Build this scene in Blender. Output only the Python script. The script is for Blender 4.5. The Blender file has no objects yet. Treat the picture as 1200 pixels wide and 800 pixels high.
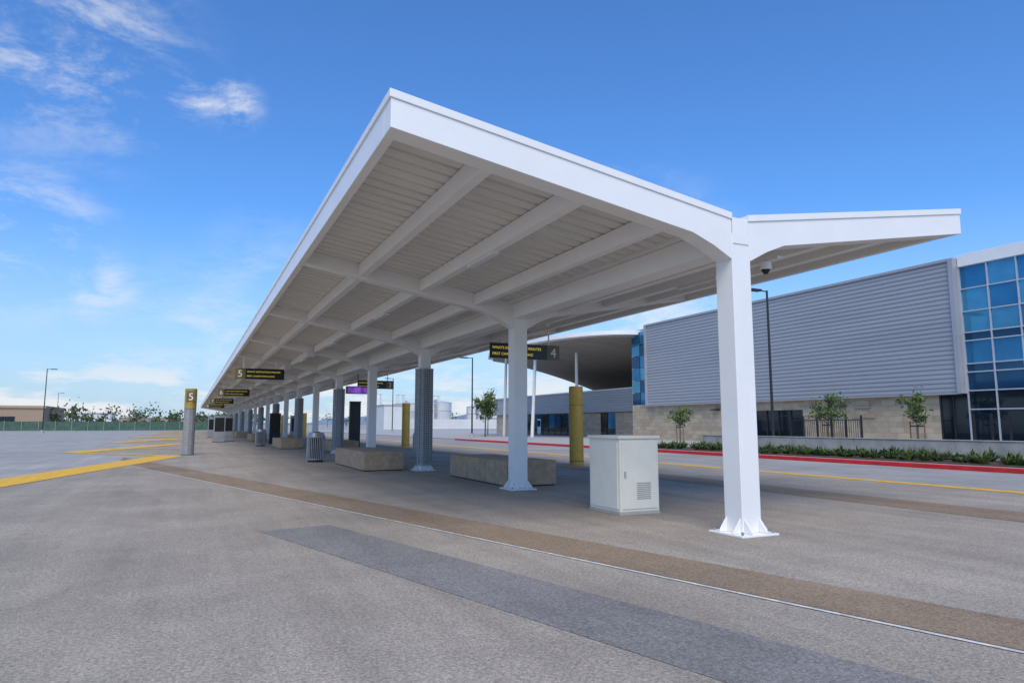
import bpy, bmesh, math, random
from mathutils import Vector, Matrix
random.seed(7)
sc=bpy.context.scene
# ---------------------------------------------------------------- helpers
class MB:
    def __init__(s): s.v=[];s.f=[];s.m=[]
    def poly(s,pts,m=0):
        i=len(s.v); s.v+= [tuple(p) for p in pts]; s.f.append(tuple(range(i,i+len(pts)))); s.m.append(m)
    def box(s,x0,x1,y0,y1,z0,z1,m=0):
        s.prism([(x0,z0),(x1,z0),(x1,z1),(x0,z1)],y0,y1,m)
    def prism(s,pl,a,b,m=0,axis='Y'):
        def P(p,t):
            if axis=='Y': return (p[0],t,p[1])
            if axis=='X': return (t,p[0],p[1])
            return (p[0],p[1],t)
        n=len(pl);i=len(s.v)
        s.v+=[P(p,a) for p in pl]+[P(p,b) for p in pl]
        area=sum(pl[k][0]*pl[(k+1)%n][1]-pl[(k+1)%n][0]*pl[k][1] for k in range(n))
        flip=(area<0)
        if axis=='Y': flip=not flip
        if b<a: flip=not flip
        fs=[tuple(range(n-1,-1,-1)),tuple(range(n,2*n))]+[(k,(k+1)%n,n+(k+1)%n,n+k) for k in range(n)]
        for f in fs:
            f=tuple(i+q for q in f)
            if flip: f=f[::-1]
            s.f.append(f); s.m.append(m)
    def tube(s,p0,p1,r0,r1,m=0,n=16,caps=True):
        p0=Vector(p0);p1=Vector(p1);d=(p1-p0).normalized()
        a=d.orthogonal().normalized(); b=d.cross(a)
        i=len(s.v)
        for p,r in((p0,r0),(p1,r1)):
            for k in range(n):
                t=2*math.pi*k/n
                s.v.append(tuple(p+a*math.cos(t)*r+b*math.sin(t)*r))
        for k in range(n):
            s.f.append((i+k,i+(k+1)%n,i+n+(k+1)%n,i+n+k)); s.m.append(m)
        if caps:
            s.f.append(tuple(i+k for k in range(n-1,-1,-1))); s.m.append(m)
            s.f.append(tuple(i+n+k for k in range(n))); s.m.append(m)
    def cyl(s,x,y,z0,z1,r,m=0,n=24,r2=None): s.tube((x,y,z0),(x,y,z1),r,r if r2 is None else r2,m,n)
    def done(s,name,mats,loc=(0,0,0),parent=None,bevel=0,smooth=False,ploc=None):
        me=bpy.data.meshes.new(name)
        L=Vector(loc)
        me.from_pydata([tuple(Vector(v)-L) for v in s.v],[],s.f)
        for mt in mats: me.materials.append(mt)
        for p,mi in zip(me.polygons,s.m): p.material_index=mi
        if smooth:
            me.polygons.foreach_set('use_smooth',[True]*len(me.polygons))
            me.set_sharp_from_angle(angle=math.radians(35))
        me.update()
        o=bpy.data.objects.new(name,me); sc.collection.objects.link(o); o.location=L
        if parent is not None:
            o.parent=parent; o.matrix_parent_inverse=Matrix.Translation(parent.location).inverted()
        if bevel>0:
            b=o.modifiers.new('bevel','BEVEL'); b.width=bevel; b.segments=2; b.limit_method='ANGLE'; b.angle_limit=math.radians(40)
        return o
def empty(name,loc=(0,0,0)):
    e=bpy.data.objects.new(name,None); e.location=loc; sc.collection.objects.link(e); e.empty_display_size=.2; return e
def text(body,size,loc,mat,parent,name,align='LEFT',rotz=0):
    c=bpy.data.curves.new(name,'FONT'); c.body=body; c.size=size; c.extrude=.003; c.align_x=align
    c.materials.append(mat)
    o=bpy.data.objects.new(name,c); o.location=loc; o.rotation_euler=(math.radians(90),0,rotz)
    sc.collection.objects.link(o); o.parent=parent; o.matrix_parent_inverse=Matrix.Translation(parent.location).inverted()
    return o

# ---------------------------------------------------------------- materials
def nt(m): m.use_nodes=True; return m.node_tree
def mat(name,col,rough=.6,metal=0,var=.1,scale=3,bump=0,bscale=40,spec=.5,detail=3,emis=0,warp=None):
    m=bpy.data.materials.new(name); t=nt(m); N=t.nodes; L=t.links
    b=N['Principled BSDF']; b.inputs['Roughness'].default_value=rough; b.inputs['Metallic'].default_value=metal
    b.inputs['Specular IOR Level'].default_value=spec
    tc=N.new('ShaderNodeTexCoord')
    n=N.new('ShaderNodeTexNoise'); n.inputs['Scale'].default_value=scale; n.inputs['Detail'].default_value=detail; n.inputs['Roughness'].default_value=.65
    if warp:
        mp=N.new('ShaderNodeMapping'); mp.inputs['Scale'].default_value=warp
        L.new(tc.outputs['Object'],mp.inputs[0]); L.new(mp.outputs[0],n.inputs['Vector'])
    else: L.new(tc.outputs['Object'],n.inputs['Vector'])
    r=N.new('ShaderNodeValToRGB'); r.color_ramp.elements[0].position=.3; r.color_ramp.elements[1].position=.72
    r.color_ramp.elements[0].color=tuple(c*(1-var) for c in col)+(1,)
    r.color_ramp.elements[1].color=tuple(min(1,c*(1+var)) for c in col)+(1,)
    L.new(n.outputs['Fac'],r.inputs[0]); L.new(r.outputs[0],b.inputs['Base Color'])
    if bump:
        n2=N.new('ShaderNodeTexNoise'); n2.inputs['Scale'].default_value=bscale; n2.inputs['Detail'].default_value=2
        L.new(tc.outputs['Object'],n2.inputs['Vector'])
        bp=N.new('ShaderNodeBump'); bp.inputs['Strength'].default_value=bump; bp.inputs['Distance'].default_value=.01
        L.new(n2.outputs['Fac'],bp.inputs['Height']); L.new(bp.outputs[0],b.inputs['Normal'])
    if emis:
        L.new(r.outputs[0],b.inputs['Emission Color']); b.inputs['Emission Strength'].default_value=emis
    return m
def pavement(name,col,speck=.35,stain=.25,joint=None,jcol=.55,rot=0,spots=False):
    m=bpy.data.materials.new(name); t=nt(m); N=t.nodes; L=t.links
    b=N['Principled BSDF']; b.inputs['Specular IOR Level'].default_value=.3
    tc=N.new('ShaderNodeTexCoord')
    def noise(s,d,ro=.6,vec=None,dist=0):
        n=N.new('ShaderNodeTexNoise'); n.inputs['Scale'].default_value=s; n.inputs['Detail'].default_value=d; n.inputs['Roughness'].default_value=ro; n.inputs['Distortion'].default_value=dist
        L.new(vec or tc.outputs['Object'],n.inputs['Vector']); return n.outputs['Fac']
    def mr(x,a,b_,c,d):
        n=N.new('ShaderNodeMapRange'); n.inputs[1].default_value=a;n.inputs[2].default_value=b_;n.inputs[3].default_value=c;n.inputs[4].default_value=d
        L.new(x,n.inputs[0]); return n.outputs[0]
    def mul(a,b_):
        n=N.new('ShaderNodeMath'); n.operation='MULTIPLY'; L.new(a,n.inputs[0]); L.new(b_,n.inputs[1]); return n.outputs[0]
    big=mr(noise(.33,6,.72),.33,.68,1-stain,1+stain*.6)
    fine=mr(noise(36,3,.85),.34,.66,1-speck,1+speck)
    vor=N.new('ShaderNodeTexVoronoi'); vor.inputs['Scale'].default_value=75; L.new(tc.outputs['Object'],vor.inputs['Vector'])
    vs=mr(vor.outputs['Distance'],.0,.6,1+speck*.6,1-speck*.5)
    mp2=N.new('ShaderNodeMapping'); mp2.inputs['Scale'].default_value=(2.2,.12,1); mp2.inputs['Rotation'].default_value=(0,0,rot)
    L.new(tc.outputs['Object'],mp2.inputs[0])
    streak=mr(noise(1.0,4,.65,mp2.outputs[0]),.35,.7,1-stain*.55,1+stain*.35)
    f=mul(mul(big,mul(fine,vs)),streak)
    if spots:
        v2=N.new('ShaderNodeTexVoronoi'); v2.inputs['Scale'].default_value=.8; L.new(tc.outputs['Object'],v2.inputs['Vector'])
        f=mul(f,mr(v2.outputs['Distance'],.02,.09,.82,1.0))
        f=mul(f,mr(noise(1.3,5,.7,None,1.2),.58,.74,1.0,.85))
    if joint:
        mp=N.new('ShaderNodeMapping'); mp.inputs['Rotation'].default_value=(0,0,rot); L.new(tc.outputs['Object'],mp.inputs[0])
        br=N.new('ShaderNodeTexBrick'); br.offset=0; br.inputs['Scale'].default_value=1
        br.inputs['Brick Width'].default_value=joint; br.inputs['Row Height'].default_value=joint; br.inputs['Mortar Size'].default_value=.008
        br.inputs['Mortar Smooth'].default_value=.2
        br.inputs['Color1'].default_value=(1,1,1,1);br.inputs['Color2'].default_value=(.92,.92,.92,1);br.inputs['Mortar'].default_value=(jcol,jcol,jcol,1)
        L.new(mp.outputs[0],br.inputs['Vector']); f=mul(f,br.outputs['Color'])
    c=N.new('ShaderNodeMix'); c.data_type='RGBA'; c.blend_type='MULTIPLY'; c.inputs[0].default_value=1
    c.inputs[6].default_value=col+(1,)
    L.new(f,c.inputs[7]); L.new(c.outputs[2],b.inputs['Base Color'])
    b.inputs['Roughness'].default_value=.82
    bp=N.new('ShaderNodeBump'); bp.inputs['Strength'].default_value=.4; bp.inputs['Distance'].default_value=.004
    L.new(fine,bp.inputs['Height']); L.new(bp.outputs[0],b.inputs['Normal'])
    return m
M={}
M['white']=mat('white_paint',(.84,.82,.785),.38,var=.03,scale=1.2)
M['white2']=mat('white_edge',(.72,.71,.69),.45,var=.05,scale=2)
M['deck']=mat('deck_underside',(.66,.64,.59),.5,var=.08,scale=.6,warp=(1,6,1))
M['plat']=pavement('platform_concrete',(.44,.372,.292),.38,.22,3.6,.88,rot=math.radians(-15),spots=True)
M['road']=pavement('concrete_road',(.43,.40,.355),.15,.2,4.6,.6)
M['lane']=pavement('lane_concrete',(.40,.37,.33),.2,.22,4.6,.6)
M['brown']=pavement('brown_band',(.335,.242,.155),.36,.22)
M['patch']=pavement('asphalt_patch',(.285,.262,.235),.40,.22)
M['wline']=mat('white_line',(.66,.63,.56),.7,var=.35,scale=8)
M['yellow']=mat('yellow_line',(.80,.44,.02),.7,var=.2,scale=4,bump=.3)
M['red']=mat('red_curb',(.60,.02,.025),.6,var=.2,scale=3)
M['curb']=mat('curb_concrete',(.42,.40,.37),.8,var=.12,scale=3)
M['wall']=mat('low_wall_concrete',(.42,.39,.35),.85,var=.2,scale=1.6,bump=.3)
M['bench']=mat('bench_concrete',(.45,.315,.20),.85,var=.22,scale=5,bump=.5,bscale=60)
M['box']=mat('cabinet_paint',(.76,.715,.60),.45,var=.05,scale=3)
M['boxd']=mat('cabinet_vent',(.42,.40,.34),.5,var=.1)
M['gold']=mat('gold_panel',(.38,.26,.05),.5,metal=.1,var=.15,scale=5)
M['dark']=mat('dark_metal',(.03,.03,.034),.45,metal=.3,var=.2)
M['steel']=mat('steel',(.36,.36,.36),.4,metal=.5,var=.15)
M['black']=mat('sign_black',(.010,.010,.010),.35)
M['brownsign']=mat('sign_brown',(.16,.11,.035),.45)
M['ytext']=mat('sign_yellow',(.8,.62,.06),.5,var=.02,emis=.5)
M['wtext']=mat('sign_white',(.85,.85,.82),.5,var=.02)
M['purple']=mat('display_purple',(.13,.04,.30),.3,var=.9,scale=2.5,emis=1.0)
M['soil']=mat('soil',(.10,.07,.045),.95,var=.35,scale=6,bump=.5)
M['bark']=mat('bark',(.12,.09,.06),.9,var=.3,scale=12,bump=.6)
M['wood']=mat('stake_wood',(.2,.1,.05),.9,var=.3,scale=9)
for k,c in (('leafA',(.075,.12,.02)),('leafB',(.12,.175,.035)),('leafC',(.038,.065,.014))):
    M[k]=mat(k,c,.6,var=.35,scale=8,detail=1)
M['far']=mat('far_foliage',(.075,.085,.045),.9,var=.4,scale=.4,detail=1)
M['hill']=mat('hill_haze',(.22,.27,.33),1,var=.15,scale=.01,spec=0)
M['tan']=mat('tan_wall',(.38,.27,.18),.85,var=.1)
M['fgreen']=mat('fence_mesh',(.06,.12,.08),.8,var=.3,scale=1)
M['tank']=mat('tank_paint',(.66,.65,.62),.5,var=.07,scale=.2)
M['metalp']=mat('ribbed_metal',(.40,.40,.41),.42,metal=.25,var=.06,scale=.25,warp=(1,.4,3))
M['mull']=mat('mullion',(.55,.57,.6),.4,metal=.4,var=.05)
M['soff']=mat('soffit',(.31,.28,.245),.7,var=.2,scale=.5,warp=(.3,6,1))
M['roofg']=mat('roof_grey',(.4,.4,.4),.8)
def glass(name,c,r=.06,me=.5):
    return mat(name,c,r,metal=me,var=.25,scale=.35)
M['g1']=glass('glass_blue',(.03,.18,.35)); M['g2']=glass('glass_blue_deep',(.014,.07,.15)); M['g3']=glass('glass_pale',(.07,.28,.44)); M['g4']=glass('glass_dark',(.006,.014,.022),.05,.1)
def stone():
    m=mat('stone_veneer',(.52,.42,.29),.85,var=.12,scale=1.5,bump=.4); t=m.node_tree;N=t.nodes;L=t.links
    b=N['Principled BSDF']; src=b.inputs['Base Color'].links[0].from_socket
    tc=N.new('ShaderNodeTexCoord')
    sp=N.new('ShaderNodeSeparateXYZ'); cb=N.new('ShaderNodeCombineXYZ'); ad=N.new('ShaderNodeMath'); ad.operation='ADD'
    L.new(tc.outputs['Object'],sp.inputs[0]); L.new(sp.outputs['X'],ad.inputs[0]); L.new(sp.outputs['Y'],ad.inputs[1])
    L.new(ad.outputs[0],cb.inputs['X']); L.new(sp.outputs['Z'],cb.inputs['Y'])
    br=N.new('ShaderNodeTexBrick'); br.inputs['Scale'].default_value=1; br.inputs['Brick Width'].default_value=.9; br.inputs['Row Height'].default_value=.33; br.inputs['Mortar Size'].default_value=.012
    br.inputs['Color1'].default_value=(1,1,1,1); br.inputs['Color2'].default_value=(.76,.74,.72,1); br.inputs['Mortar'].default_value=(.6,.6,.6,1)
    L.new(cb.outputs[0],br.inputs['Vector'])
    mx=N.new('ShaderNodeMix'); mx.data_type='RGBA'; mx.blend_type='MULTIPLY'; mx.inputs[0].default_value=1
    L.new(src,mx.inputs[6]); L.new(br.outputs['Color'],mx.inputs[7]); L.new(mx.outputs[2],b.inputs['Base Color'])
    return m
M['stone']=stone()
def perf():
    m=mat('perforated_metal',(.30,.30,.305),.5,metal=.15,var=.08); t=m.node_tree;N=t.nodes;L=t.links
    b=N['Principled BSDF']; src=b.inputs['Base Color'].links[0].from_socket
    tc=N.new('ShaderNodeTexCoord'); v=N.new('ShaderNodeTexVoronoi'); v.inputs['Scale'].default_value=14; v.inputs['Randomness'].default_value=.15
    L.new(tc.outputs['Object'],v.inputs['Vector'])
    r=N.new('ShaderNodeValToRGB'); r.color_ramp.elements[0].position=.30; r.color_ramp.elements[0].color=(.35,.35,.35,1); r.color_ramp.elements[1].position=.42
    L.new(v.outputs['Distance'],r.inputs[0])
    mx=N.new('ShaderNodeMix'); mx.data_type='RGBA'; mx.blend_type='MULTIPLY'; mx.inputs[0].default_value=1
    L.new(src,mx.inputs[6]); L.new(r.outputs[0],mx.inputs[7]); L.new(mx.outputs[2],b.inputs['Base Color'])
    return m
M['perf']=perf()

# ---------------------------------------------------------------- ground
b=MB(); b.poly([(-2500,-500,0),(3000,-500,0),(3000,4000,0),(-2500,4000,0)]); b.done('ground',[M['road']])
left=[(-10.5,-4.5),(-.75,36.8)]
for k in range(6):
    left+=[(-5.6,43.0+22*k),(-.75,58.8+22*k)]
left+=[(-.75,175)]
platpoly=[(16.6,-30),(16.6,175)]+left[::-1]+[(-14,-30)]
b=MB(); b.poly([(x,y,.004) for x,y in platpoly]); b.done('platform_pavement',[M['plat']])
b=MB(); b.poly([(16.6,-30,.004),(23,-30,.004),(23,175,.004),(16.6,175,.004)]); b.done('service_road',[M['lane']])
def strip(b,p0,p1,w,z,m=0):
    p0=Vector(p0);p1=Vector(p1);d=(p1-p0).normalized();n=Vector((-d.y,d.x))*w/2
    b.poly([(*(p0-n),z),(*(p1-n),z),(*(p1+n),z),(*(p0+n),z)],m)
b=MB()
pts=left[:-1]
for i in range(len(pts)-1):
    w=1.35 if i%2==0 else .55
    strip(b,pts[i],pts[i+1],w,.014+.0006*i)
for k in range(5):
    strip(b,(-4.2,47+22*k),(1.6,47.4+22*k),.4,.024)
strip(b,(16.7,-30),(16.7,175),.42,.009)
b.done('yellow_lane_marking',[M['yellow']])
def lx(y,o=0): return 3.86-.268*(y-7.29)+o
b=MB(); b.poly([(lx(-4,.06),-4,.008),(lx(-4,.90),-4,.008),(lx(36,1.2),36,.008),(lx(31,.06),31,.008)]); b.done('brown_paving_band',[M['brown']])
b=MB(); b.poly([(lx(-4,-.024),-4,.011),(lx(-4,.024),-4,.011),(lx(31,.024),31,.011),(lx(31,-.024),31,.011)]); b.done('white_joint_line',[M['wline']])
b=MB(); b.poly([(lx(-4,-2.0),-4,.008),(lx(-4,-1.15),-4,.008),(lx(10.6,-1.0),10.65,.008),(lx(10.45,-2.05),10.45,.008)]); b.done('paving_patch',[M['patch']])
b=MB(); b.poly([(11.7,-10,.008),(13.0,-10,.008),(13.0,60,.008),(11.7,60,.008)]); b.done('brown_paving_band',[M['brown']])
b=MB(); b.cyl(8.35,9.0,.004,.014,.11,0,24); b.done('utility_cover',[M['steel']],loc=(8.35,9.0,0))
b=MB(); b.box(23,23.28,-30,62,0,.15,0); b.done('red_curb',[M['red']],bevel=.02)
b=MB(); b.box(23.283,60,-30,175,0,.13,0); b.done('sidewalk',[M['curb']])
b=MB(); b.box(23.9,26.9,0,34.5,.131,.18,0); b.done('planting_bed',[M['soil']])
b=MB(); 
yy=-10
while yy<31: b.box(27,27.25,yy+.008,min(yy+4.5,31.5)-.008,.13,.86,0); yy+=4.5
b.box(26.97,27.28,-10,31.5,.862,.90,0); b.done('retaining_wall',[M['wall']],bevel=.01)

def leaf(b,c,s,m):
    a=Vector((random.gauss(0,1),random.gauss(0,1),random.gauss(0,.6))).normalized()
    d=a.orthogonal().normalized(); d.rotate(Matrix.Rotation(random.random()*6.28,3,a)); e=a.cross(d)
    c=Vector(c); s*=random.uniform(.6,1.3)
    b.poly([c-d*s,c-e*s*.45,c+d*s,c+e*s*.45],m)
b=MB()
y=1.0
while y<34:
    for x in (24.35,25.1,25.9,26.5):
        if random.random()<.1: continue
        cx=x+random.uniform(-.2,.2); cy=y+random.uniform(-.2,.2); h=random.uniform(.28,.62)
        for i in range(48):
            a=random.random()*6.28; r=random.random()**.5*.40
            base=Vector((cx+.25*r*math.cos(a),cy+.25*r*math.sin(a),.17))
            tip=Vector((cx+r*1.2*math.cos(a),cy+r*1.2*math.sin(a),.17+h*(1-.6*r/.4)*random.uniform(.6,1.1)))
            w=Vector((-math.sin(a),math.cos(a),0))*.025
            mid=(base+tip)/2+Vector((0,0,.08))
            m=random.choice([0,0,1,2])
            b.poly([base-w,base+w,mid+w,mid-w],m); b.poly([mid-w,mid+w,tip],m)
    y+=.55
b.done('shrub_row',[M['leafA'],M['leafB'],M['leafC']])

def tree(name,x,y,z0,h,cr,n=1400,stakes=True,leafs=.09):
    b=MB(); base=Vector((x,y,z0))
    fork=h*.42
    b.tube(base,base+Vector((.03,.02,fork)),.06*h/3,.042*h/3,0,8)
    top=base+Vector((.03,.02,fork)); cl=[]
    b.tube(top,top+Vector((.1,-.05,h*.45)),.04*h/3,.01,0,6)
    for i in range(9):
        a=i*2.4+random.random()*.7; l=cr*random.uniform(.6,1.1)
        s=top+Vector((0,0,h*.05*i*.75))
        e=s+Vector((math.cos(a)*l,math.sin(a)*l,random.uniform(.1,.35)*h*.7))
        b.tube(s,e,.022*h/3,.006,0,5); cl+= [e,(s+e)/2+Vector((0,0,.1))]
    cl+=[top+Vector((.1,-.05,h*.45)),top+Vector((.05,0,h*.3))]
    cs=[(c,random.uniform(.22,.42)*cr) for c in cl]
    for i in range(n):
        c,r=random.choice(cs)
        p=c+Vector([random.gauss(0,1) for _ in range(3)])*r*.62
        m=1+(random.choice([0,1,1]) if p.z>c.z else random.choice([0,2,2]))  # crown shading put into leaf colour: lighter clump tops, darker undersides
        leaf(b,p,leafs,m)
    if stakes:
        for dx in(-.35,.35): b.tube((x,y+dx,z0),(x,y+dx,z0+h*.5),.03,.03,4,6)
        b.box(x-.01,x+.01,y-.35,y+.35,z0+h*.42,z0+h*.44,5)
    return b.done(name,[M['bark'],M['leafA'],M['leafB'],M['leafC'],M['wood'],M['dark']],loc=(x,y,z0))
tree('young_tree',31,26.2,.13,3.1,.8,900)
tree('young_tree',31,21.2,.13,3.0,.6,650)
tree('young_tree',31,38.5,.13,2.7,.6,750)
tree('young_tree',30,71,.13,5.2,1.3,1400,False,.14)
tree('young_tree',35,82,.13,4.2,1.0,1000,False,.12)
# ---------------------------------------------------------------- canopy
CX=7.0
SL=.157
def zt(x): return 4.46+SL*abs(x-CX)
ys=[7.4+7.2*i for i in range(21)]
Y0=7.23; Y1=ys[-1]+3.0
HW=5.12
can=empty('bus_stop_canopy',(CX,ys[0],0))
for (ya,yb,nm) in ((Y0,Y0+.30,'end_beam_near'),(Y1-.3,Y1,'end_beam_far')):
    for s in(-1,1):
        b=MB()
        def X(d): return CX+s*d
        pl=[(X(.15),zt(X(.15))),(X(HW),zt(X(HW))),(X(HW),zt(X(HW))-.44),(X(.85),zt(X(.85))-.47),(X(.50),zt(X(.50))-.55),(X(.173),3.82)]
        b.prism(pl,ya,yb,0)
        pl=[(X(.15),zt(X(.15))+.012),(X(HW+.02),zt(X(HW+.02))+.012),(X(HW+.02),zt(X(HW))-.085),(X(.15),zt(X(.15))-.085)]
        b.prism(pl,ya-.018,yb+.018,0)
        b.done(nm,[M['white']],parent=can,bevel=.006)
    b=MB(); b.box(CX-.147,CX+.147,ya-.01,yb+.02,4.05,4.43,0); b.done('valley_cap',[M['white']],parent=can,bevel=.006)
for s in(-1,1):
    b=MB(); x0=CX+s*HW; x1=CX+s*(HW-.13); z=zt(CX+s*HW)
    a,c=min(x0,x1),max(x0,x1)
    for i in range(len(ys)):
        y0=ys[i] if i else Y0+.303
        y1=ys[i+1]-.006 if i+1<len(ys) else Y1-.303
        b.box(a,c,y0,y1,z-.44,z-.01,0)
        xa=CX+s*(HW+.02); 
        b.box(min(xa,CX+s*(HW-.2)),max(xa,CX+s*(HW-.2)),y0+(.007 if i==0 else 0),y1,z-.085,z+.010,0)
    b.done('side_fascia',[M['white']],parent=can,bevel=.006)
b=MB()
for y in ys[1:]:
    for s in(-1,1):
        X=lambda d: CX+s*d
        pl=[(X(.12),zt(X(.12))-.10),(X(HW-.135),zt(X(HW-.135))-.10),(X(HW-.135),zt(X(HW-.135))-.40),(X(.9),zt(X(.9))-.50),(X(.5),zt(X(.5))-.60),(X(.173),3.75)]
        b.prism(pl,y-.13,y+.13,0)
b.done('cross_beams',[M['white']],parent=can,bevel=.008)
b=MB()
for s in(-1,1):
    for d in (1.1,2.42,3.78):
        xa=CX+s*d
        for i in range(len(ys)):
            y0=(ys[i]+.135) if i else Y0+.303
            y1=(ys[i+1]-.135) if i+1<len(ys) else Y1-.303
            b.box(xa-.085,xa+.085,y0,y1,zt(xa)-.40,zt(xa)-.135,0)
for i in range(len(ys)):
    y0=(ys[i]+.135) if i else Y0+.303
    y1=(ys[i+1]-.135) if i+1<len(ys) else Y1-.303
    b.box(CX-.2,CX+.2,y0,y1,3.98,4.33,0)
b.done('purlins',[M['white']],parent=can,bevel=.006)
b=MB(); b.prism([(CX-.33,4.43),(CX-.33,4.335),(CX+.33,4.335),(CX+.33,4.43)],Y0+.303,Y1-.303,0); b.done('valley_gutter',[M['white2']],parent=can)
for s in(-1,1):
    b=MB(); prof=[];y=Y0+.31
    while y<Y1-.32:
        prof+=[(y,0),(y+.22,0),(y+.235,.04),(y+.285,.04)]
        y+=.30
    for side in(0,1):
        dz=side*.03
        i0=len(b.v)
        for (yy,dd) in prof:
            for d in (.2,HW-.135):
                xx=CX+s*d
                b.v.append((xx,yy,zt(xx)-.135+dd+dz))
        for k in range(len(prof)-1):
            b.f.append((i0+2*k,i0+2*k+1,i0+2*k+3,i0+2*k+2)); b.m.append(0)
    b.done('roof_deck',[M['deck']],parent=can)
b=MB(); w=.17
for i,y in enumerate(ys):
    b.box(CX-w,CX+w,y-w+.002,y+w-.002,.035,4.04 if i else 4.2,0)
    b.box(CX-.33,CX+.33,y-.33,y+.33,.004,.034,0)
    for sx,sy in((1,0),(-1,0),(0,1),(0,-1)):
        for off in(-.13,.13):
            if sx: 
                b.prism([(CX+sx*w,.035),(CX+sx*.31,.035),(CX+sx*.31,.06),(CX+sx*w,.24)],y+off-.01,y+off+.01,0)
            else:
                b.prism([(y+sy*w,.035),(y+sy*.31,.035),(y+sy*.31,.06),(y+sy*w,.24)],CX+off-.01,CX+off+.01,0,axis='X')
b.done('columns',[M['white']],parent=can,bevel=.008)
b=MB()
for i,y in enumerate(ys):
    for sx in(-1,1):
        for sy in(-1,1): b.cyl(CX+sx*.27,y+sy*.27,.034,.075,.02,0,6)
b.done('anchor_bolts',[M['steel']],parent=can)
b=MB()
for i,y in enumerate(ys):
    if i>=2 and i%2==0: b.cyl(CX,y,.22,3.3,.30,0,28); b.cyl(CX,y,3.3,3.33,.31,1,28); b.cyl(CX,y,.19,.22,.31,1,28)
b.done('column_cladding',[M['perf'],M['steel']],parent=can,smooth=True)
b=MB()
for i,y in enumerate(ys):
    for s in(-1,1):
        x=CX+s*2.42
        b.box(x-.06,x+.06,y+3.0,y+4.2,zt(x)-.46,zt(x)-.402,0)
b.tube((8.15,7.9,4.05),(8.15,7.9,3.93),.09,.09,1,20); b.tube((8.15,7.9,3.93),(8.15,7.9,3.86),.075,.03,2,20)
b.box(8.1,8.2,7.6,8.2,4.05,4.09,0)
for y in(29,36.2,43.4):
    b.box(4.2,4.5,y-.33,y-.132,4.25,4.45,0)
b.done('lights_and_cameras',[M['white2'],M['white'],M['black']],parent=can)

# ---------------------------------------------------------------- hanging signs
def hsign(xc,y,num,numleft,zc=4.0,W=2.3):
    H=.52
    e=empty('hanging_bus_sign',(xc,y,zc))
    b=MB(); x0=xc-W/2;x1=xc+W/2
    b.box(x0,x1,y-.06,y+.06,zc-H/2,zc+H/2,0)
    if numleft: b.box(x0-.003,x0+.5,y-.068,y+.068,zc-H/2-.003,zc+H/2+.003,1)
    else: b.box(x1-.5,x1+.003,y-.068,y+.068,zc-H/2-.003,zc+H/2+.003,1)
    for xx in(x0+.4,x1-.4): b.box(xx-.02,xx+.02,y-.02,y+.02,zc+H/2+.004,zt(xx)-.36,2)
    b.done('panel',[M['black'],M['brownsign'],M['white']],parent=e,bevel=.004)
    tx=x0+(.56 if numleft else .05); k=(W-.6)/1.7
    text('WHATS DESTINATION MINUTES',.106*k,(tx,y-.064,zc+.06),M['ytext'],e,'line_1')
    text('FIRST CHAINTOWN LONG',.106*k,(tx,y-.064,zc-.15),M['ytext'],e,'line_2')
    text(num,.46,((x0+.25) if numleft else (x1-.25),y-.073,zc-.16),M['wtext'],e,'number','CENTER')
hsign(3.0,35.6,'5',True,3.95); hsign(3.0,57.4,'6',True,3.95); hsign(3.0,79.2,'7',True,3.95); hsign(3.0,101,'8',True,3.95)
hsign(10.45,21.2,'4',False,4.0,2.65); hsign(10.6,43.0,'3',False)
e=empty('digital_display',(8.5,38.6,3.4)); b=MB()
b.box(7.85,9.15,38.5,38.75,3.2,3.62,0); b.box(7.9,9.1,38.494,38.5,3.24,3.58,1)
b.box(8.48,8.52,38.6,38.64,3.62,4.3,0); b.done('screen',[M['black'],M['purple']],parent=e)

def pillar(x,y,num):
    e=empty('bay_number_pillar',(x,y,0)); b=MB()
    b.cyl(x,y,.03,2.25,.27,0,32); b.cyl(x,y,.004,.03,.33,2,32)
    b.cyl(x,y,2.27,3.22,.275,1,32); b.cyl(x,y,2.25,2.27,.26,2,32); b.cyl(x,y,3.22,3.25,.26,1,32)
    b.done('shaft',[M['perf'],M['gold'],M['dark']],parent=e,smooth=True)
    b=MB(); b.box(x-.2,x+.2,y-.285,y-.2,2.62,3.12,0); b.done('number_plate',[M['brownsign']],parent=e)
    text(num,.5,(x,y-.292,2.68),M['wtext'],e,'number','CENTER')
for k in range(5): pillar(0,37.5+22*k,str(5+k))
def goldp(x,y):
    b=MB(); b.cyl(x,y,.004,2.86,.26,0,32); b.cyl(x,y,2.86,2.9,.25,0,32); b.cyl(x,y,.15,.17,.264,1,32); b.cyl(x,y,2.2,2.215,.263,1,32)
    b.done('gold_pillar',[M['gold'],M['dark']],loc=(x,y,0),smooth=True)
for k in range(5): goldp(13,22.1+22.2*k)

b=MB(); x0,x1,y0,y1=6.50,7.31,9.66,10.62
b.box(x0,x1,y0,y1,.004,.06,1); b.box(x0+.01,x1-.01,y0+.01,y1-.01,.06,1.26,0); b.box(x0-.02,x1+.02,y0-.02,y1+.02,1.26,1.31,0)
b.box(x0+.05,x1-.05,y0-.004,y0+.011,.1,1.2,0)
b.box(x0-.004,x0+.011,y0+.06,y1-.06,.1,1.2,0)
for k in range(9): b.box(6.98-.14,6.98+.14,y0-.014,y0-.004,.26+k*.032,.276+k*.032,1)
b.box(x0+.09,x0+.12,y0-.026,y0-.004,.62,.72,1)
b.done('utility_cabinet',[M['box'],M['boxd'],M['steel']],loc=(6.9,10.1,0),bevel=.006)

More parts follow.
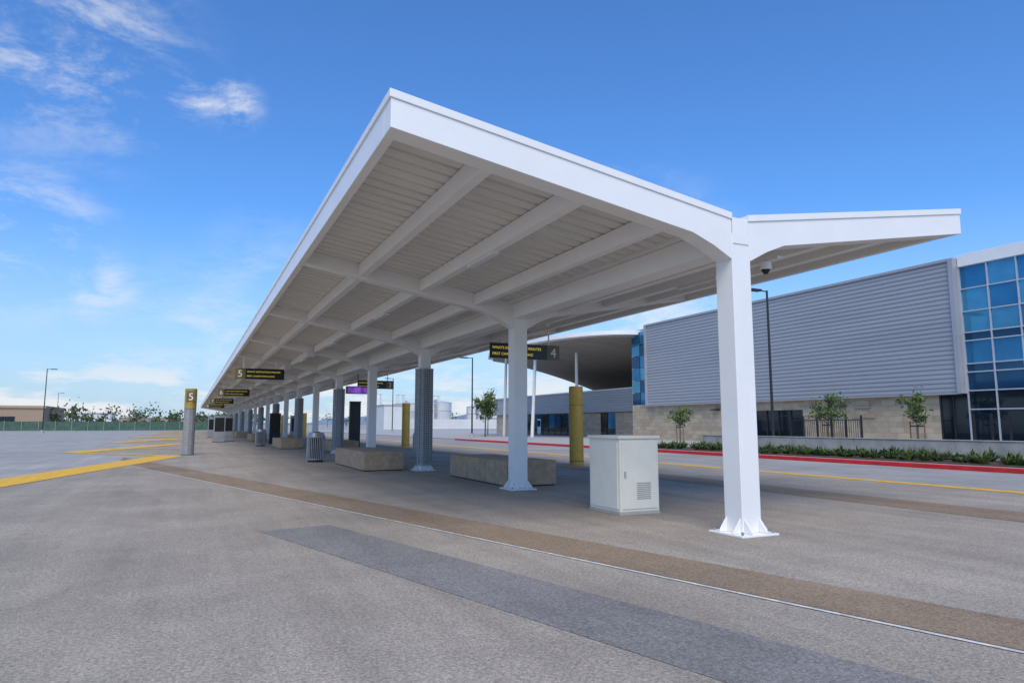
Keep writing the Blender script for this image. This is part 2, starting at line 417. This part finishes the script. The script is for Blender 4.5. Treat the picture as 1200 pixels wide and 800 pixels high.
def bench(x0,x1,y0,y1):
    b=MB(); b.box(x0+.04,x1-.04,y0+.04,y1-.04,.004,.09,1)
    n=3; L=(y1-y0)/n
    for i in range(n): b.box(x0,x1,y0+i*L+.006,y0+(i+1)*L-.006,.03,.62,0)
    b.done('concrete_bench',[M['bench'],M['dark']],loc=((x0+x1)/2,(y0+y1)/2,0),bevel=.02)
for k in range(5):
    bench(6.95,8.3,15.1+22*k,19.1+22*k); bench(5.1,6.45,22.1+22*k,26.8+22*k)
def bin_(x,y):
    b=MB(); b.cyl(x,y,.004,.06,.30,1,24); b.cyl(x,y,.06,.95,.27,1,24)
    for k in range(28):
        a=2*math.pi*k/28; b.tube((x+.34*math.cos(a),y+.34*math.sin(a),.08),(x+.34*math.cos(a),y+.34*math.sin(a),1.0),.018,.018,0,6)
    for z in(.1,.98):
        b.cyl(x,y,z,z+.04,.36,0,28)
    b.cyl(x,y,1.02,1.17,.36,0,28,.30); b.cyl(x,y,1.17,1.2,.16,1,20)
    b.done('trash_bin',[M['steel'],M['dark']],loc=(x,y,0),smooth=True)
bin_(4.65,28.5); bin_(4.5,50.5); bin_(9.6,30.3)
def kiosk(x,y,h=2.3,w=.8,mm='steel'):
    b=MB(); b.box(x-w/2,x+w/2,y-.18,y+.18,.05,h,0); b.box(x-w/2-.05,x+w/2+.05,y-.22,y+.22,.004,.05,1)
    b.box(x-w/2+.08,x+w/2-.08,y-.19,y-.18,.9,h-.15,1); b.box(x-w/2-.02,x+w/2+.02,y-.2,y+.2,h,h+.05,0)
    b.done('information_kiosk',[M[mm],M['black']],loc=(x,y,0),bevel=.01)
kiosk(9.5,43.8,2.9,.66,'dark'); kiosk(2.3,63,2.2,.9); kiosk(3.1,66,2.2,.9); kiosk(2.4,85,2.2,1.0); kiosk(3.5,73,2.1,.8,'dark')
kiosk(6.0,56,2.3,.8,'dark'); kiosk(8.3,62,2.2,.8)

def lamp(x,y,h,ang):
    b=MB(); b.cyl(x,y,.0,.6,.22,2,16); b.tube((x,y,.6),(x,y,h),.085,.06,0,10)
    d=Vector((math.cos(ang),math.sin(ang),0)); p=Vector((x,y,h-.05))
    b.tube(p,p+d*.55,.035,.035,0,8)
    c=p+d*.95; n=Vector((-d.y,d.x,0))
    pl=[c-d*.42-n*.17,c+d*.42-n*.17,c+d*.42+n*.17,c-d*.42+n*.17]
    i=len(b.v); b.v+=[tuple(q+Vector((0,0,-.05))) for q in pl]+[tuple(q+Vector((0,0,.06))) for q in pl]
    for f in((3,2,1,0),(4,5,6,7),(0,1,5,4),(1,2,6,5),(2,3,7,6),(3,0,4,7)): b.f.append(tuple(i+k for k in f)); b.m.append(0)
    b.box(x-.1,x+.1,y-.1,y+.1,.6,.62,0)
    b.done('street_lamp',[M['dark'],M['dark'],M['wall']],loc=(x,y,0))
lamp(29,28.1,8.95,math.pi); lamp(26,65,8.3,math.pi); lamp(-21,130,10.3,0); lamp(-34,230,10.3,0); lamp(30,110,9,math.pi)

# ---------------------------------------------------------------- terminal building
T=empty('terminal_building',(38,35,0))
b=MB(); 
b.box(38.3,72,6,54,.13,10.3,0); b.box(38.0,38.297,24.6,34.1,.13,3.3,0); b.box(38.0,38.297,38.6,54,.13,3.3,0); b.box(38.0,38.297,34.103,38.597,2.5,3.3,0)
b.done('stone_base',[M['stone']],parent=T)
def ribs(name,x,y0,y1,z0,z1,pitch,depth,parent,m='metalp'):
    b=MB(); pr=[]; z=z0
    n=int(round((z1-z0)/pitch)); p=(z1-z0)/n
    for k in range(n):
        z=z0+k*p; pr+=[(x,z),(x-depth,z+p*.12),(x-depth,z+p*.55),(x,z+p*.8)]
    pr.append((x,z1)); pr+=[(x+.28,z1),(x+.28,z0)]
    b.prism(pr,y0,y1,0); return b.done(name,[M[m]],parent=parent)
ribs('ribbed_metal_wall',37.7,23.3,51.2,3.22,10.45,.26,.05,T)
b=MB(); b.box(37.55,38.29,23.02,23.297,3.15,10.6,0); b.box(37.58,38.0,23.3,51.2,10.453,10.62,0); b.box(37.6,38.0,23.3,51.2,3.12,3.217,0); b.box(37.55,38.29,51.203,51.45,3.15,10.6,0)
b.done('metal_trim',[M['metalp']],parent=T,bevel=.01)
random.seed(3)
b=MB()
colw=1.45; y=23.0
while y>7:
    z=3.3; rows=[1.0,.45,1.25,.45,1.15,1.25,1.25]
    for r,hh in enumerate(rows):
        m=random.choice([0,0,2]) if hh>1 else 1
        if r<1: m=1
        b.box(38.1,38.25,y-colw+.03,y-.03,z+.03,z+hh-.03,m); z+=hh
    z=.2
    for hh in(2.1,1.0):
        b.box(38.08,38.22,y-colw+.03,y-.03,z+.03,z+hh-.03,3); z+=hh
    y-=colw
b.done('glass_panels',[M['g1'],M['g2'],M['g3'],M['g4']],parent=T)
b=MB(); y=23.0
while y>6.5:
    b.box(38.0,38.16,y-.03,y+.03-.001,.13,10.1,0); y-=colw
z=3.3
for hh in rows+[0]:
    b.box(38.02,38.15,7,22.97,z-.03,z+.03,0); z+=hh
b.box(38.02,38.15,7,22.97,2.27,2.33,0)
b.done('mullions',[M['mull']],parent=T)
b=MB(); b.box(37.95,39,6.9,23.0,10.1,10.75,0); b.done('parapet',[M['white']],parent=T,bevel=.01)
b=MB(); b.box(38.02,38.2,23.02,24.58,.13,3.1,0); b.box(38.1,38.25,34.12,38.58,.13,2.49,0)
b.done('dark_glazing',[M['g4']],parent=T)
b=MB()
for y in(34.15,35.2,36.3,37.4,38.5): b.box(38.02,38.12,y-.035,y+.035,.13,2.48,0)
b.box(38.03,38.11,34.12,38.55,2.05,2.11,0); 
for y in (24.5,23.8): b.box(37.98,38.06,y-.03,y+.03,.13,3.1,0)
b.box(37.9,38.0,28.6,30.2,1.9,2.15,1); b.box(37.9,38.0,28.9,30.0,2.5,2.62,1)
b.box(37.55,38.0,30.6,31.2,2.6,2.7,0); b.box(37.55,38.0,42.2,42.8,2.6,2.7,0)
b.done('door_frames',[M['dark'],M['tan']],parent=T)
b=MB(); 
for k in range(2):
    for r in range(6): b.box(38.0,38.2,51.5+k*1.3,52.7+k*1.3,3.3+r*1.15,4.38+r*1.15,[0,1,2][(r+k)%3])
b.box(38.21,38.29,51.45,54,3.2,10.3,3); b.done('side_glazing',[M['g1'],M['g2'],M['g3'],M['mull']],parent=T)
b=MB(); b.box(38.2,72,6.1,53.9,10.303,10.4,0)
b.done('roof',[M['roofg']],parent=T)

E=empty('entrance_canopy',(36,62,0))
edge=[(39.5,52.6),(37,53.2),(35.2,54.4),(33.8,56.4),(32.8,59),(32.0,62.5),(31.7,66),(31.8,70),(32.3,74),(33.4,78),(35.0,82)]
def cat(P,n=4):
    out=[]
    for i in range(len(P)-1):
        p0=P[max(i-1,0)];p1=P[i];p2=P[i+1];p3=P[min(i+2,len(P)-1)]
        for k in range(n):
            t=k/n
            out.append(tuple(.5*((2*p1[j])+(-p0[j]+p2[j])*t+(2*p0[j]-5*p1[j]+4*p2[j]-p3[j])*t*t+(-p0[j]+3*p1[j]-3*p2[j]+p3[j])*t**3) for j in(0,1)))
    return out+[P[-1]]
ed=cat(edge); n=len(ed)
def shell(name,z_front,z_back,th,inset,m):
    b=MB(); K=10; g=[]
    for i,(x,y) in enumerate(ed):
        bx,by=56.0,56.5+(i/(n-1))*30
        row=[]
        for k in range(K+1):
            t=inset+(1-inset)*k/K
            zz=z_front+(z_back-z_front)*(t**1.5)
            row.append(Vector((x+(bx-x)*t,y+(by-y)*t,zz)))
        g.append(row)
    D=Vector((0,0,-th))
    for i in range(n-1):
        for k in range(K):
            b.poly([g[i][k],g[i][k+1],g[i+1][k+1],g[i+1][k]],m)
            b.poly([g[i][k]+D,g[i+1][k]+D,g[i+1][k+1]+D,g[i][k+1]+D],m)
        b.poly([g[i][0],g[i+1][0],g[i+1][0]+D,g[i][0]+D],m)
    for i in(0,n-1):
        for k in range(K): b.poly([g[i][k],g[i][k]+D,g[i][k+1]+D,g[i][k+1]],m)
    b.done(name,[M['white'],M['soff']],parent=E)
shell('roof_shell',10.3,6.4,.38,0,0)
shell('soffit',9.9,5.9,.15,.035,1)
b=MB()
for p0,p1 in (((33.6,66.5,.13),(33.6,65.6,9.6)),((38.0,64.4,.13),(38.0,64.4,9.3)),((34.6,76,.13),(34.4,75.0,9.5)),((41,58,.13),(41,58,9.0))):
    b.tube(p0,p1,.19,.16,0,16)
b.done('columns',[M['white']],parent=E,smooth=True)

C=empty('concourse_building',(42,75,0))
b=MB(); b.box(42.2,56,54.3,95,.13,4.9,0); b.box(42.0,42.197,54.3,63,.13,2.8,0); b.box(42.0,42.197,66,72,.13,2.8,0); b.box(42,42.197,86.5,95,.13,2.8,0)
b.done('walls',[M['stone']],parent=C)
ribs('ribbed_band',41.7,54.3,95.2,2.85,5.2,.26,.045,C)
b=MB()
for y0,nn in((63.05,2),(72.05,9)):
    for k in range(nn):
        b.box(42.05,42.18,y0+k*1.6+.04,y0+k*1.6+1.5,.2,1.0,1); b.box(42.05,42.18,y0+k*1.6+.04,y0+k*1.6+1.5,1.05,2.75,[0,1,2][k%3])
b.done('windows',[M['g1'],M['g4'],M['g2']],parent=C)
b=MB()
b.box(41.95,42.0,80.5,81.5,.2,2.2,0); b.box(41.9,41.95,80.6,81.4,1.2,2.0,1)
b.box(41.5,42.2,54,95.3,5.203,5.35,0)
b.done('door_and_coping',[M['white2'],M['g4']],parent=C)

b=MB()
for i in range(12):
    y=31.5-i*1.0 if i<6 else 25.2-i*.8
    b.box(33.96,34.04,y-.04,y+.04,.13,2.0,0)
y=26.6
while y<31.5:
    b.box(33.99,34.01,y-.01,y+.01,.3,1.75,0); y+=.14
b.box(33.98,34.02,26.5,31.5,1.72,1.77,0); b.box(33.98,34.02,26.5,31.5,.28,.33,0)
b.done('metal_fence',[M['dark']])

# ---------------------------------------------------------------- distance
b=MB(); 
x=-80
while x<4:
    b.box(x-.05,x+.05,175-.05,175.05,0,2.3,1); x+=3
b.box(-80,4,175.06,175.09,.15,2.1,0); b.done('fence',[M['fgreen'],M['steel']])
b=MB(); b.box(-95,-33,205,235,0,5.5,0); b.box(-95.3,-32.7,204.7,235.3,5.5,6.1,1); b.box(-70,-50,210,230,6.1,8,0)
x=-90
while x<-36: b.box(x,x+3,204.9,205,.3,3.4,2); x+=6
b.done('warehouse_building',[M['tan'],M['bench'],M['g4']],loc=(-60,215,0))
for (xa,xb,ya,hh,mm) in((-26,-8,320,4,'tan'),(-60,-34,380,6.5,'tank'),(2,22,340,5,'tank'),(-4,6,300,3.5,'tan')):
    b=MB(); b.box(xa,xb,ya,ya+20,0,hh,0); b.box(xa-.2,xb+.2,ya-.2,ya+20.2,hh,hh+.4,1)
    xx=xa+1.5
    while xx<xb-2: b.box(xx,xx+1.6,ya-.1,ya,1,min(3,hh-1),2); xx+=3.4
    b.done('office_building',[M[mm],M['roofg'],M['g4']],loc=((xa+xb)/2,ya+10,0))
b=MB()
for (x,y,r,h) in((74,250,5.5,9),(88,258,6,10),(98,240,4,8)):
    b.cyl(x,y,0,h,r,0,40); b.cyl(x,y,h,h+1.2,r,0,40,.6)
    for z in(h*.33,h*.66,h-.1): b.cyl(x,y,z,z+.12,r+.06,1,40)
    b.box(x-r*.4-.3,x-r*.4+.3,y-r-.5,y-r*.8,0,h+1,1)
b.done('storage_tank',[M['tank'],M['steel']],smooth=True,loc=(74,250,0))
b=MB()
for (x,y) in((58,235),(67,238),(81,240)):
    for k in range(4):
        for dx in(0,2.2):
            for dy in(0,2.2): b.box(x+dx-.08,x+dx+.08,y+dy-.08,y+dy+.08,k*3,k*3+2.9,0)
        b.box(x-.3,x+2.5,y-.3,y+2.5,k*3+2.9,k*3+3,0)
        b.box(x-.3,x+2.5,y-.33,y-.28,k*3+3.9,k*3+3.97,0)
b.box(69.5,81,239,240,9,9.4,0); b.box(69.5,81,239,240,10.3,10.45,0)
b.done('steel_tower',[M['tank']],loc=(60,236,0))
b=MB(); b.box(52,60,200,215,0,7,0); b.box(51.8,60.2,199.8,215.2,7,7.4,1); b.box(60.3,95,215,225,0,3.2,0)
b.done('plant_building',[M['tank'],M['roofg']],loc=(56,205,0))
b=MB(); random.seed(11)
for i in range(190):
    if i<110: x=random.uniform(-120,20); y=random.uniform(182,300); h=random.uniform(3,8)
    else: x=random.uniform(-330,330); y=random.uniform(330,430); h=random.uniform(4,9)
    b.tube((x,y,0),(x,y,h*.5),.15,.1,0,5)
    for k in range(60):
        s=random.uniform(.25,.7)
        leaf(b,(x+random.gauss(0,h*.17),y+random.gauss(0,1.0),h*.62+random.gauss(0,h*.15)),s,random.choice([1,1,2,3]))
b.done('distant_tree_line',[M['bark'],M['far'],M['leafA'],M['leafC']])
b=MB(); 
for L_,(yy,hh) in enumerate(((2200,30),(2900,60))):
    nn=90; prev=None
    for i in range(nn+1):
        x=-2400+i*5400/nn
        z=hh*(.35+.3*math.sin(i*.23+L_)+.2*math.sin(i*.61+1+L_)+.1*math.sin(i*1.7))
        z=max(z,2)
        if prev: b.poly([(prev[0],yy,-1),(x,yy,-1),(x,yy+150,z),(prev[0],yy+150,prev[1])],0)
        prev=(x,z)
b.done('hills',[M['hill']])

# ---------------------------------------------------------------- world
w=bpy.data.worlds.new('World'); sc.world=w; w.use_nodes=True
t=w.node_tree;N=t.nodes;L=t.links
bg=N['Background']; bg.inputs['Strength'].default_value=.14
sk=N.new('ShaderNodeTexSky'); sk.sky_type='NISHITA'; sk.sun_disc=False
EL=50; AZ=206
sk.sun_elevation=math.radians(EL); sk.sun_rotation=math.radians(AZ); sk.ozone_density=2.0; sk.dust_density=.8; sk.air_density=1.1
hs=N.new('ShaderNodeMix'); hs.data_type='RGBA'; hs.blend_type='MULTIPLY'; hs.inputs[0].default_value=1; hs.inputs[7].default_value=(.52,.92,1.42,1)
L.new(sk.outputs[0],hs.inputs[6])
tc=N.new('ShaderNodeTexCoord'); G=tc.outputs['Generated']
def mth(op,a,b_=None,c=None):
    n=N.new('ShaderNodeMath'); n.operation=op
    for i,v in enumerate((a,b_,c)):
        if v is None: continue
        if isinstance(v,(int,float)): n.inputs[i].default_value=v
        else: L.new(v,n.inputs[i])
    return n.outputs[0]
def mrange(x,a,b_,c,d):
    n=N.new('ShaderNodeMapRange'); n.interpolation_type='SMOOTHSTEP'
    for i,v in enumerate((a,b_,c,d)): n.inputs[i+1].default_value=v
    L.new(x,n.inputs[0]); return n.outputs[0]
def nz(sc_,scale,detail,rough,rot=(0,0,0),dist=0):
    mp=N.new('ShaderNodeMapping'); mp.inputs['Scale'].default_value=sc_; mp.inputs['Rotation'].default_value=rot
    L.new(G,mp.inputs[0]); n=N.new('ShaderNodeTexNoise'); n.inputs['Scale'].default_value=scale; n.inputs['Detail'].default_value=detail; n.inputs['Roughness'].default_value=rough; n.inputs['Distortion'].default_value=dist
    L.new(mp.outputs[0],n.inputs['Vector']); return n.outputs['Fac']
sp=N.new('ShaderNodeSeparateXYZ'); L.new(G,sp.inputs[0]); Zc=sp.outputs['Z']
wisp=nz((1,1,2.4),8,7,.66,(0,math.radians(25),0),.35)
def blob(dr,rad,soft,amp):
    n=N.new('ShaderNodeVectorMath'); n.operation='DISTANCE'; L.new(G,n.inputs[0]); n.inputs[1].default_value=Vector(dr).normalized()
    return mrange(n.outputs['Value'],rad,rad-soft,0,amp)
mask=None
for a in (((-.149,.887,.437),.19,.17,.6),((-.015,.912,.413),.05,.04,.8),((.03,.908,.408),.05,.04,.8),((-.19,.957,.215),.13,.12,.75),((-.11,.97,.17),.07,.06,.55),((.08,.96,.2),.12,.12,.25),((.55,.83,.16),.25,.2,.7),((.02,.97,.1),.16,.14,.45)):
    m_=blob(*a); mask=m_ if mask is None else mth('MAXIMUM',mask,m_)
wf=mth('MULTIPLY',mrange(wisp,.40,.68,0,1),mask)
low=nz((1,1,4.0),7,6,.6)
lowm=mrange(Zc,.12,.03,0,1)
lf=mth('MULTIPLY',mrange(low,.46,.60,0,.9),lowm)
haze=mrange(Zc,.30,-.03,0,.70)
mz=N.new('ShaderNodeMix'); mz.data_type='RGBA'; mz.inputs[7].default_value=(4.1,4.9,5.9,1)
L.new(haze,mz.inputs[0]); L.new(hs.outputs[2],mz.inputs[6])
cl=mth('MAXIMUM',wf,lf)
mx=N.new('ShaderNodeMix'); mx.data_type='RGBA'; mx.inputs[7].default_value=(6.1,6.25,6.5,1)
L.new(cl,mx.inputs[0]); L.new(mz.outputs[2],mx.inputs[6]); L.new(mx.outputs[2],bg.inputs['Color'])

sl=bpy.data.lights.new('sun','SUN'); sl.energy=2.8; sl.angle=math.radians(42); sl.color=(1,.90,.76)
so=bpy.data.objects.new('sun',sl); sc.collection.objects.link(so)
sd=Vector((math.sin(math.radians(AZ))*math.cos(math.radians(EL)),math.cos(math.radians(AZ))*math.cos(math.radians(EL)),math.sin(math.radians(EL))))
so.rotation_euler=sd.to_track_quat('Z','Y').to_euler(); so.location=sd*60

cam=bpy.data.cameras.new('camera'); co=bpy.data.objects.new('camera',cam); sc.collection.objects.link(co)
cam.lens=24; cam.sensor_width=36; cam.clip_end=6000; cam.clip_start=.05
co.location=(0,0,1.5); co.rotation_euler=(math.radians(90+6.91),0,math.radians(-25.13))
sc.camera=co
sc.view_settings.view_transform='Standard'; sc.view_settings.look='None'; sc.view_settings.exposure=0
